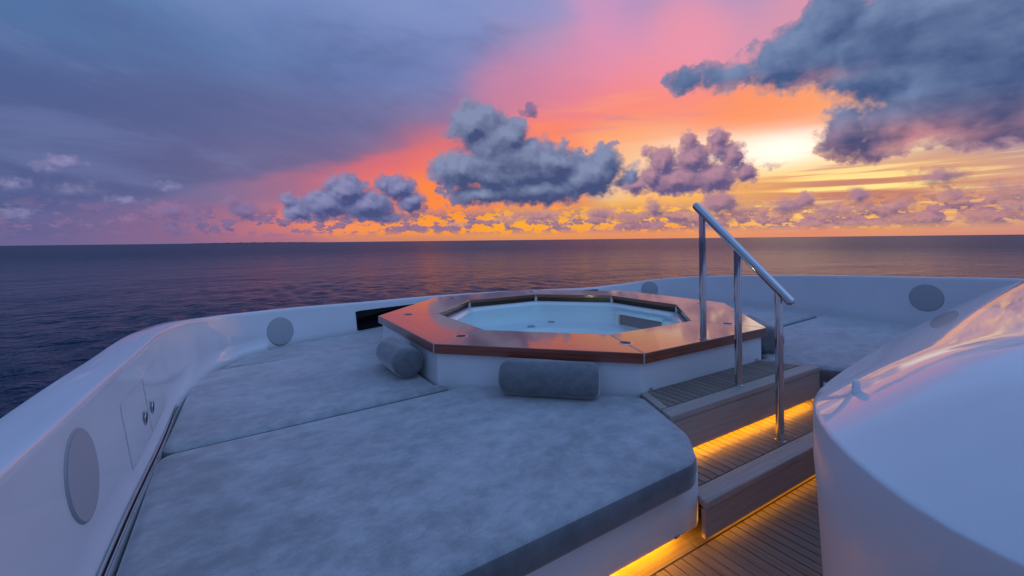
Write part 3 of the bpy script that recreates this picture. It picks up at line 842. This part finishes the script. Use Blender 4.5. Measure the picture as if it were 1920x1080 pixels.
# ------------------------------------------------------------------ bolsters
def bolster(p, ang, L, r_, lab):
    """lathe round a horizontal axis, slightly slack, with piped ends"""
    prof = [(0.0, 0.0), (.001, r_ * .5), (.006, r_ * .74), (.016, r_ * .88), (.032, r_ * .96), (.055, r_)]
    full = [(x - L / 2, y) for x, y in prof] + [(0, r_ * 1.012)] + [(L / 2 - x, y) for x, y in prof[::-1]]
    bm = bmesh.new(); d = Vector((math.cos(ang), math.sin(ang), 0)); n_ = Vector((-d.y, d.x, 0)); c = Vector(p); rings = []
    xs = []
    for (x0, y0), (x1, y1) in zip(full, full[1:]):
        k = 6 if abs(x1 - x0) > .05 else 1
        for j in range(k): xs.append((x0 + (x1 - x0) * j / k, y0 + (y1 - y0) * j / k))
    xs.append(full[-1])
    for (x, y) in xs:
        if y < 1e-6: rings.append([bm.verts.new(c + d * x)]); continue
        ring = []
        for k in range(48):
            a = 2 * math.pi * k / 48; sag = 1.0
            zz = math.sin(a) * y
            if zz < -.86 * r_: zz = -.86 * r_ + (zz + .86 * r_) * .35      # sits a little flat on the pad
            ring.append(bm.verts.new(c + d * x + n_ * (math.cos(a) * y * 1.01) + Vector((0, 0, zz + .002 * math.sin(9 * x + k)))))
        rings.append(ring)
    for a, b_ in zip(rings, rings[1:]):
        if len(a) == 1:
            for k in range(48): bm.faces.new((a[0], b_[(k + 1) % 48], b_[k]))
        elif len(b_) == 1:
            for k in range(48): bm.faces.new((a[k], a[(k + 1) % 48], b_[0]))
        else:
            for k in range(48): bm.faces.new((a[k], a[(k + 1) % 48], b_[(k + 1) % 48], b_[k]))
    bmesh.ops.recalc_face_normals(bm, faces=bm.faces)
    o = link('bolster_cushion', bm, 'velvet2')
    return tag(o, lab, 'bolster', 'round bolsters against the hot tub')


bolster((-1.072, -1.222, .445 + .091), R(-45), .575, .102, 'dark grey round bolster lying against the front of the hot tub')
bolster((-1.635, -.215, .437 + .093), R(90), .50, .100, 'dark grey round bolster at the left side of the hot tub, end towards the camera')
bolster((1.03, -1.262, .458 + .093), R(45), .60, .105, 'dark grey round bolster at the right side of the hot tub, behind the handrail')

# ------------------------------------------------------------------ hot tub
tub = empty('hot_tub', 'octagonal hot tub with a varnished wooden surround on a white plinth', 'hot tub')
bm = bmesh.new(); P8 = rounded(OCT(1.508), .03, 4)
prism(bm, P8, .15, .628); sharp(bm, 50)
# hollow it: remove the top so that the shell can sit inside
bm.faces.ensure_lookup_table(); bm.normal_update()
for f in [f for f in bm.faces if abs(f.normal.z) > .9]: bm.faces.remove(f)
link('plinth_wall', bm, 'gel', tub)
clip_fitting(-.55, -1.508, .462, 0, -1, tub); clip_fitting(.555, -1.508, .462, 0, -1, tub)
ro, ri = 1.668, 1.149
for k in range(8):
    a0, a1 = R(22.5 + 45 * k), R(22.5 + 45 * (k + 1)); am = (a0 + a1) / 2
    tn = Vector((-math.sin(am), math.cos(am))); nr = Vector((math.cos(am), math.sin(am)))
    g = .0022
    def pt(r_, a, s_): p = Vector((r_ * math.cos(a), r_ * math.sin(a))) + tn * (s_ * g); return (p.x, p.y)
    bm = bmesh.new()
    prism(bm, [pt(ri, a0, 1), pt(ro, a0, 1), pt(ro, a1, -1), pt(ri, a1, -1)], .648, .683, .005)
    prism(bm, [pt(ro - .04, a0, 1), pt(ro - .0015, a0, 1), pt(ro - .0015, a1, -1), pt(ro - .04, a1, -1)], .622, .6495, .003)
    o = link('surround_panel', bm, 'wood', tub, False)
    set_grain(o, lambda c, v, tn=tn, nr=nr, k=k: (v.x * tn.x + v.y * tn.y, v.x * nr.x + v.y * nr.y + v.z, k * 3.7))
    # joint filler at the corner
    rr = Vector((math.cos(a0), math.sin(a0))); tt = Vector((-rr.y, rr.x)) * .0028
    bm = bmesh.new()
    q0, q1 = rr * (ri + .003), rr * (ro - .003)
    prism(bm, [(q0 + tt)[:], (q1 + tt)[:], (q1 - tt)[:], (q0 - tt)[:]], .650, .6826)
    q0 = rr * (ro - .02); q1 = rr * (ro - .0002); t2 = tt * 1.2
    prism(bm, [(q0 + t2)[:], (q1 + t2)[:], (q1 - t2)[:], (q0 - t2)[:]], .623, .679)
    link('joint_filler', bm, 'white_caulk', tub, False)
    # cup holder on the joint
    c = rr * 1.41; bm = bmesh.new()
    for (r0_, r1_, z0_, z1_, mt) in ((.046, .036, .6837, .6857, 0), (.036, .034, .6857, .6843, 1)):
        ra = [bm.verts.new((c.x + r0_ * math.cos(a), c.y + r0_ * math.sin(a), z0_)) for a in np.linspace(0, 2 * math.pi, 32, endpoint=False)]
        rb_ = [bm.verts.new((c.x + r1_ * math.cos(a), c.y + r1_ * math.sin(a), z1_)) for a in np.linspace(0, 2 * math.pi, 32, endpoint=False)]
        for i in range(32): bm.faces.new((ra[i], ra[(i + 1) % 32], rb_[(i + 1) % 32], rb_[i])).material_index = mt
    bm.faces.new(rb_).material_index = 1
    bmesh.ops.recalc_face_normals(bm, faces=bm.faces)
    link('cup_holder', bm, ['steel', 'black'], tub)
    # pale corner bracket under the inner corner
    c = rr * (ri + .004); bm = bmesh.new(); ct = Vector((-rr.y, rr.x))
    q = [c - ct * .016 - rr * .006, c - ct * .016 + rr * .02, c + ct * .016 + rr * .02, c + ct * .016 - rr * .006]
    prism(bm, [v[:] for v in q], .602, .672, .003)
    link('corner_bracket', bm, 'white_caulk', tub, False)
# dark mosaic band under the wood
bm = bmesh.new(); oc = OCT(1.061 + .03)
for z in (0,):
    lo = [bm.verts.new((x, y, .59)) for x, y in oc]; hi2 = [bm.verts.new((x, y, .65)) for x, y in oc]
    for i in range(8): bm.faces.new((lo[i], hi2[i], hi2[(i + 1) % 8], lo[(i + 1) % 8]))
link('tile_band', bm, 'tile', tub, False)
# moulded shell: rim, steep wall, bench, foot well
bm = bmesh.new(); rings = []
for (ap, z, rc) in ((1.12, .600, .06), (1.06, .602, .08), (1.03, .596, .12), (1.012, .575, .16), (1.0, .52, .22), (.985, .46, .28), (.965, .42, .3), (.92, .398, .3), (.86, .39, .3), (.58, .385, .3), (.54, .365, .25), (.52, .10, .25), (.46, .06, .2)):
    rings.append([bm.verts.new((x, y, z)) for x, y in rounded(OCT(ap), rc, 6)])
n = len(rings[0])
for a, c in zip(rings, rings[1:]):
    for i in range(n): bm.faces.new((a[i], c[i], c[(i + 1) % n], a[(i + 1) % n]))
bm.faces.new(rings[-1][::-1]); bmesh.ops.recalc_face_normals(bm, faces=bm.faces)
for f in bm.faces: f.normal_flip() if f.normal.z < -.5 else None
link('shell', bm, 'shell', tub)
bm = bmesh.new(); bm.faces.new([bm.verts.new((x, y, .568)) for x, y in rounded(OCT(1.012), .17, 6)])
link('water', bm, 'water', tub)
# jets on the bench
for (x, y) in ((-.52, .55), (-.40, .62), (.12, .70), (.80, -.45), (-.85, .2), (.45, .78)):
    bm = bmesh.new(); rs = []
    for (r_, z) in ((.045, .386), (.04, .398), (.022, .400), (.02, .392)):
        rs.append([bm.verts.new((x + r_ * math.cos(a), y + r_ * math.sin(a), z)) for a in np.linspace(0, 2 * math.pi, 24, endpoint=False)])
    for a, c in zip(rs, rs[1:]):
        for i in range(24): bm.faces.new((a[i], a[(i + 1) % 24], c[(i + 1) % 24], c[i]))
    bm.faces.new(rs[-1]); bmesh.ops.recalc_face_normals(bm, faces=bm.faces)
    link('jet', bm, 'speaker_rim', tub)
# skimmer in the starboard wall
bm = bmesh.new()
box(bm, .90, .99, -.40, .22, .520, .552, .006, 0); box(bm, .90, .99, .19, .22, .38, .521, .004, 0)
box(bm, .90, .99, -.43, -.395, .38, .5195, .004, 0); box(bm, .935, .985, -.396, .189, .36, .521, 0, 1)
link('skimmer', bm, ['shell', 'slate'], tub, False)
bm = bmesh.new(); box(bm, .86, .99, -.62, -.44, .47, .545, .012)
link('moulded_block', bm, 'shell', tub)
# underwater lights in the aft and port walls
for (x, y, nm, mt) in ((0.10, -.93, 'pool_light', 'cyan'), (-.58, -.70, 'pool_light', 'yellow')):
    n_ = -Vector((x, y, 0)).normalized(); tx = Vector((-n_.y, n_.x, 0)); c = Vector((x, y, .47))
    bm = bmesh.new(); bm.faces.new([bm.verts.new(c + tx * (.045 * math.cos(a)) + Vector((0, 0, .03 * math.sin(a)))) for a in np.linspace(0, 2 * math.pi, 20, endpoint=False)])
    link(nm, bm, mt, tub)

# ------------------------------------------------------------------ boarding steps
st = empty('boarding_steps', 'two teak boarding steps below the hot tub with amber light under each', 'steps')


def plank_step(parent, z, poly, nose, pitch, bf, bb, riser_bot, led_mat, led_y):
    """planked tread: poly = convex plan outline, nose = width of the front board"""
    ymin = min(p[1] for p in poly)
    s_ = empty('step'); s_.parent = parent
    # deck planks
    (xl0, yb), (xl1, yf), (xr1, _), (xr0, _) = poly
    end = .055
    kl = (xl1 - xl0) / (yf - yb)
    inner = [(xl0 + end, yb), (xl0 + kl * (yf + nose - yb) + end, yf + nose + .003), (-(xl0 + kl * (yf + nose - yb) + end), yf + nose + .003), (-(xl0 + end), yb)]
    bm = bmesh.new(); x = -1.1
    while x < 1.1:
        P = clip_strip(inner, x + .0035, x + pitch - .0035)
        if P: prism(bm, P, z - .02, z)
        x += pitch
    o = link('tread', bm, 'teak', s_, False); set_grain(o, lambda c, v: (v.y, v.x, round((c.x + 1.1) / pitch - .5) * 1.37 + z))
    bm = bmesh.new(); prism(bm, [(p[0] * .985, p[1] + .004) for p in poly], z - .03, z - .005)
    link('caulking', bm, 'caulk', s_, False)
    bm = bmesh.new()
    gx0 = xl0 + kl * (yf + nose - yb)
    prism(bm, [(xl1, yf), (gx0 + end * .0, yf + nose), (-gx0, yf + nose), (-xl1, yf)], z - .034, z + .0005, .006)
    for sg in (1, -1):
        prism(bm, [(sg * xl0, yb), (sg * (gx0), yf + nose + .003), (sg * (gx0 + end - .003), yf + nose + .003), (sg * (xl0 + end - .003), yb)], z - .02, z + .0003)
    o = link('nosing', bm, 'teak2', s_, False); set_grain(o, lambda c, v: (v.x, v.y + v.z, z * 9))
    bm = bmesh.new()
    prism(bm, [(xl1 + .004, yf + .006), (-xl1 - .004, yf + .006), (-xl1 - .004, yf + .026), (xl1 + .004, yf + .026)], riser_bot, z - .0355, .002)
    o = link('riser', bm, 'teak2', s_, False); set_grain(o, lambda c, v: (v.x, v.z + v.y * .1, z * 5))
    strip('light_strip', xl1 + .09, -xl1 - .09, led_y, riser_bot + .006, led_mat, s_)
    return s_


plank_step(st, .45, [(-.640, -1.512), (-.775, -1.825), (.775, -1.825), (.640, -1.512)], .09, .055, 0, 0, .247, 'led', -1.785)
plank_step(st, .205, [(-.73, -1.70), (-.905, -2.105), (.905, -2.105), (.73, -1.70)], .098, .055, 0, 0, .045, 'led3', -2.066)
bm = bmesh.new(); box(bm, -.70, .70, -1.715, -1.70, .0, .43)
box(bm, -.80, .80, -2.03, -2.015, .0, .18)
o = link('backing_board', bm, 'teak', st, False); set_grain(o, lambda c, v: (v.x, v.z, 2.0))

# ------------------------------------------------------------------ handrail
hr = empty('handrail', 'polished steel handrail with three posts rising over the boarding steps', 'handrail')
HX = -.045
rail0, rail1 = Vector((HX, -1.452, 1.552)), Vector((HX, -2.045, .972))
dr_ = (rail1 - rail0).normalized()
bm = bmesh.new()
pts = [rail0, rail0 + dr_ * .002, rail0 + dr_ * .007, rail0 + dr_ * .016, rail1 - dr_ * .016, rail1 - dr_ * .007, rail1 - dr_ * .002, rail1]
tube(bm, pts, [.014, .0195, .0235, .0255, .0255, .0235, .0195, .014], 28)
bmesh.ops.recalc_face_normals(bm, faces=bm.faces)
link('rail', bm, 'steel', hr)
for (y, z) in ((-1.503, .683), (-1.737, .45), (-1.972, .205)):
    k = (y - rail0.y) / (rail1.y - rail0.y); zt = rail0.z + (rail1.z - rail0.z) * k
    bm = bmesh.new(); tube(bm, [(HX, y, z - .001), (HX, y, zt - .01)], .0205, 28)
    bmesh.ops.recalc_face_normals(bm, faces=bm.faces); sharp(bm, 50)
    po = link('post', bm, 'chrome', hr)
    bm = bmesh.new(); tube(bm, [(HX, y, z + .0005), (HX, y, z + .004), (HX, y, z + .006)], [.027, .027, .0215], 28)
    bmesh.ops.recalc_face_normals(bm, faces=bm.faces); sharp(bm, 40)
    link('base_collar', bm, 'steel', po)

# ------------------------------------------------------------------ white cowl of the superstructure, aft of the steps
cw_ = empty('superstructure_cowl', 'large polished white cowl in the right foreground mirroring the sunset', 'cowl')
def cowl_front(a): return -2.323 + .128 * a - .01 * a * a


def cowl_z(a, b_):
    """height of the sloping, rolled top"""
    da = min(max((a + 1.38) / .717, 0), 1); db = min(max((cowl_front(a) - b_) / .937, 0), 1)
    return .725 + .366 * (1 - (1 - da) ** 1.756) * (1 - (1 - db) ** 2.372) ** 1.188


bm = bmesh.new()
full = [(-1.38, b_) for b_ in np.linspace(-6, -3.12, 30)]
full += [(-1.378, -3.06), (-1.37, -2.98), (-1.35, -2.90), (-1.315, -2.825), (-1.265, -2.752), (-1.206, -2.69), (-1.13, -2.633), (-1.04, -2.583), (-.95, -2.538), (-.86, -2.50), (-.75, -2.462), (-.64, -2.43), (-.537, -2.405)]
full += [(a, min(cowl_front(a) - .004, -2.215)) for a in np.linspace(-.44, 2.5, 32)] + [(2.56, -2.24), (2.6, -2.30)]
full += [(2.6, b_) for b_ in np.linspace(-2.4, -6, 30)]
for _ in range(2):
    full = [full[0]] + [((p[0] + 2 * c[0] + q_[0]) / 4, (p[1] + 2 * c[1] + q_[1]) / 4) for p, c, q_ in zip(full, full[1:], full[2:])] + [full[-1]]
ctr = (0.6, -4.2); NR = 80; rings = []; N_ = []
for i, (a, b_) in enumerate(full):
    p, q_ = full[max(i - 1, 0)], full[min(i + 1, len(full) - 1)]; t_ = Vector((q_[0] - p[0], q_[1] - p[1])).normalized(); N_.append(Vector((t_.y, -t_.x)))
for (ins, z) in ((.03, 0), (.02, .25), (.008, .5), (0, .60)):
    rings.append([bm.verts.new((p[0] + n_.x * ins, p[1] + n_.y * ins, z)) for p, n_ in zip(full, N_)])
for (ins, dz_) in ((0, -.012), (.001, -.007), (.004, -.003), (.008, -.0005)):
    rings.append([bm.verts.new((p[0] + n_.x * ins, p[1] + n_.y * ins, cowl_z(p[0] + n_.x * .008, p[1] + n_.y * .008) + dz_)) for p, n_ in zip(full, N_)])
for k in range(1, NR + 1):
    f = (k / NR) ** 1.8; ring = []
    for (a, b_), n_ in zip(full, N_):
        a, b_ = a + n_.x * .009, b_ + n_.y * .009
        cy = min(ctr[1], b_)
        x, y = a + (ctr[0] - a) * f * .98, b_ + (cy - b_) * f * .98
        ring.append(bm.verts.new((x, y, cowl_z(x, y))))
    rings.append(ring)
for a, c in zip(rings, rings[1:]):
    for i in range(len(full) - 1): bm.faces.new((a[i], a[i + 1], c[i + 1], c[i])).material_index = 1 if a in rings[:5] else 0
bmesh.ops.recalc_face_normals(bm, faces=bm.faces)
link('body', bm, ['gel2', 'gel3'], cw_)

bm = bmesh.new()
fx, fy = -.937, -2.66; fz0 = cowl_z(fx, fy)
rg_ = []
for (z, w_, th_) in ((fz0 - .03, .015, .008), (fz0 + .030, .013, .0065), (fz0 + .038, .011, .005), (fz0 + .040, .007, .0025)):
    rg_.append([bm.verts.new((fx + RT.x * w_ * math.cos(a) + FW.x * th_ * math.sin(a), fy + RT.y * w_ * math.cos(a) + FW.y * th_ * math.sin(a), z)) for a in np.linspace(0, 2 * math.pi, 20, endpoint=False)])
for a, c in zip(rg_, rg_[1:]):
    for i in range(20): bm.faces.new((a[i], a[(i + 1) % 20], c[(i + 1) % 20], c[i]))
bm.faces.new(rg_[-1]); bmesh.ops.recalc_face_normals(bm, faces=bm.faces)
link('fin', bm, 'gel2', cw_)

# ------------------------------------------------------------------ sea
def build_sea():
    zc_ = -7.0; cx, cy = -2.6, -3.3
    head = math.atan2(FW.y, FW.x)
    th = np.concatenate([np.linspace(-62, 62, 620), np.linspace(62, 298, 60)[1:-1]]); th = head + np.radians(th)
    rr = [4.0]
    while rr[-1] < 45000: rr.append(rr[-1] * 1.0135 if rr[-1] < 3000 else rr[-1] * 1.08)
    rr = np.array(rr); nr, nt = len(rr), len(th)
    X = cx + rr[:, None] * np.cos(th)[None]; Y = cy + rr[:, None] * np.sin(th)[None]
    Z = np.zeros_like(X); cell = np.maximum(rr * .0135, rr * np.radians(124 / 620))[:, None]
    rg = np.random.default_rng(5)
    for _ in range(64):
        lam = .6 * (6 / .6) ** rg.random(); d = math.radians(200) + rg.normal() * .75
        amp = .0085 * lam ** .8 * (.6 + .8 * rg.random()); k_ = 2 * math.pi / lam
        wgt = np.clip((lam / cell - 2.5) / 3, 0, 1)
        ph = k_ * (X * math.cos(d) + Y * math.sin(d)) + rg.random() * 6.28
        s_ = np.sin(ph); Z += wgt * amp * (s_ + .25 * s_ * s_)
    V = np.stack([X, Y, Z + zc_], -1).reshape(-1, 3)
    i = np.arange(nr - 1)[:, None] * nt; j = np.arange(nt)[None]; j1 = (j + 1) % nt
    Fq = np.stack([i + j, i + nt + j, i + nt + j1, i + j1], -1).reshape(-1, 4)
    me = bpy.data.meshes.new('sea'); me.vertices.add(len(V)); me.vertices.foreach_set('co', V.ravel())
    me.loops.add(Fq.size); me.loops.foreach_set('vertex_index', Fq.ravel().astype(np.int32))
    me.polygons.add(len(Fq)); me.polygons.foreach_set('loop_start', (np.arange(len(Fq)) * 4).astype(np.int32))
    me.polygons.foreach_set('use_smooth', np.ones(len(Fq), bool))
    me.update(calc_edges=True); me.validate(); me.materials.append(M['sea'])
    o_ = bpy.data.objects.new('sea', me); COL.objects.link(o_); tag(o_, kind='structure')


build_sea()
# a low island on the horizon, far to port
bm = bmesh.new(); top = []; bot = []
dist = 14000
for k in range(61):
    az = -36.5 + 13.0 * k / 60; d = FW * math.cos(R(az)) + RT * math.sin(R(az)); e_ = math.sin(math.pi * k / 60) ** .5
    h_ = 3 + 24 * e_ * (.7 + .3 * math.sin(k * 1.7) * math.sin(k * .61))
    c = d * dist
    bot.append((bm.verts.new((c.x, c.y, -9)), bm.verts.new((c.x + d.x * 1500, c.y + d.y * 1500, -9))))
    top.append((bm.verts.new((c.x + d.x * 300, c.y + d.y * 300, -7 + h_ * .8)), bm.verts.new((c.x + d.x * 900, c.y + d.y * 900, -7 + h_))))
for k in range(60):
    bm.faces.new((bot[k][0], bot[k + 1][0], top[k + 1][0], top[k][0])); bm.faces.new((top[k][0], top[k + 1][0], top[k + 1][1], top[k][1]))
    bm.faces.new((top[k][1], top[k + 1][1], bot[k + 1][1], bot[k][1]))
bmesh.ops.recalc_face_normals(bm, faces=bm.faces)
tag(link('island', bm, 'island'), kind='structure')
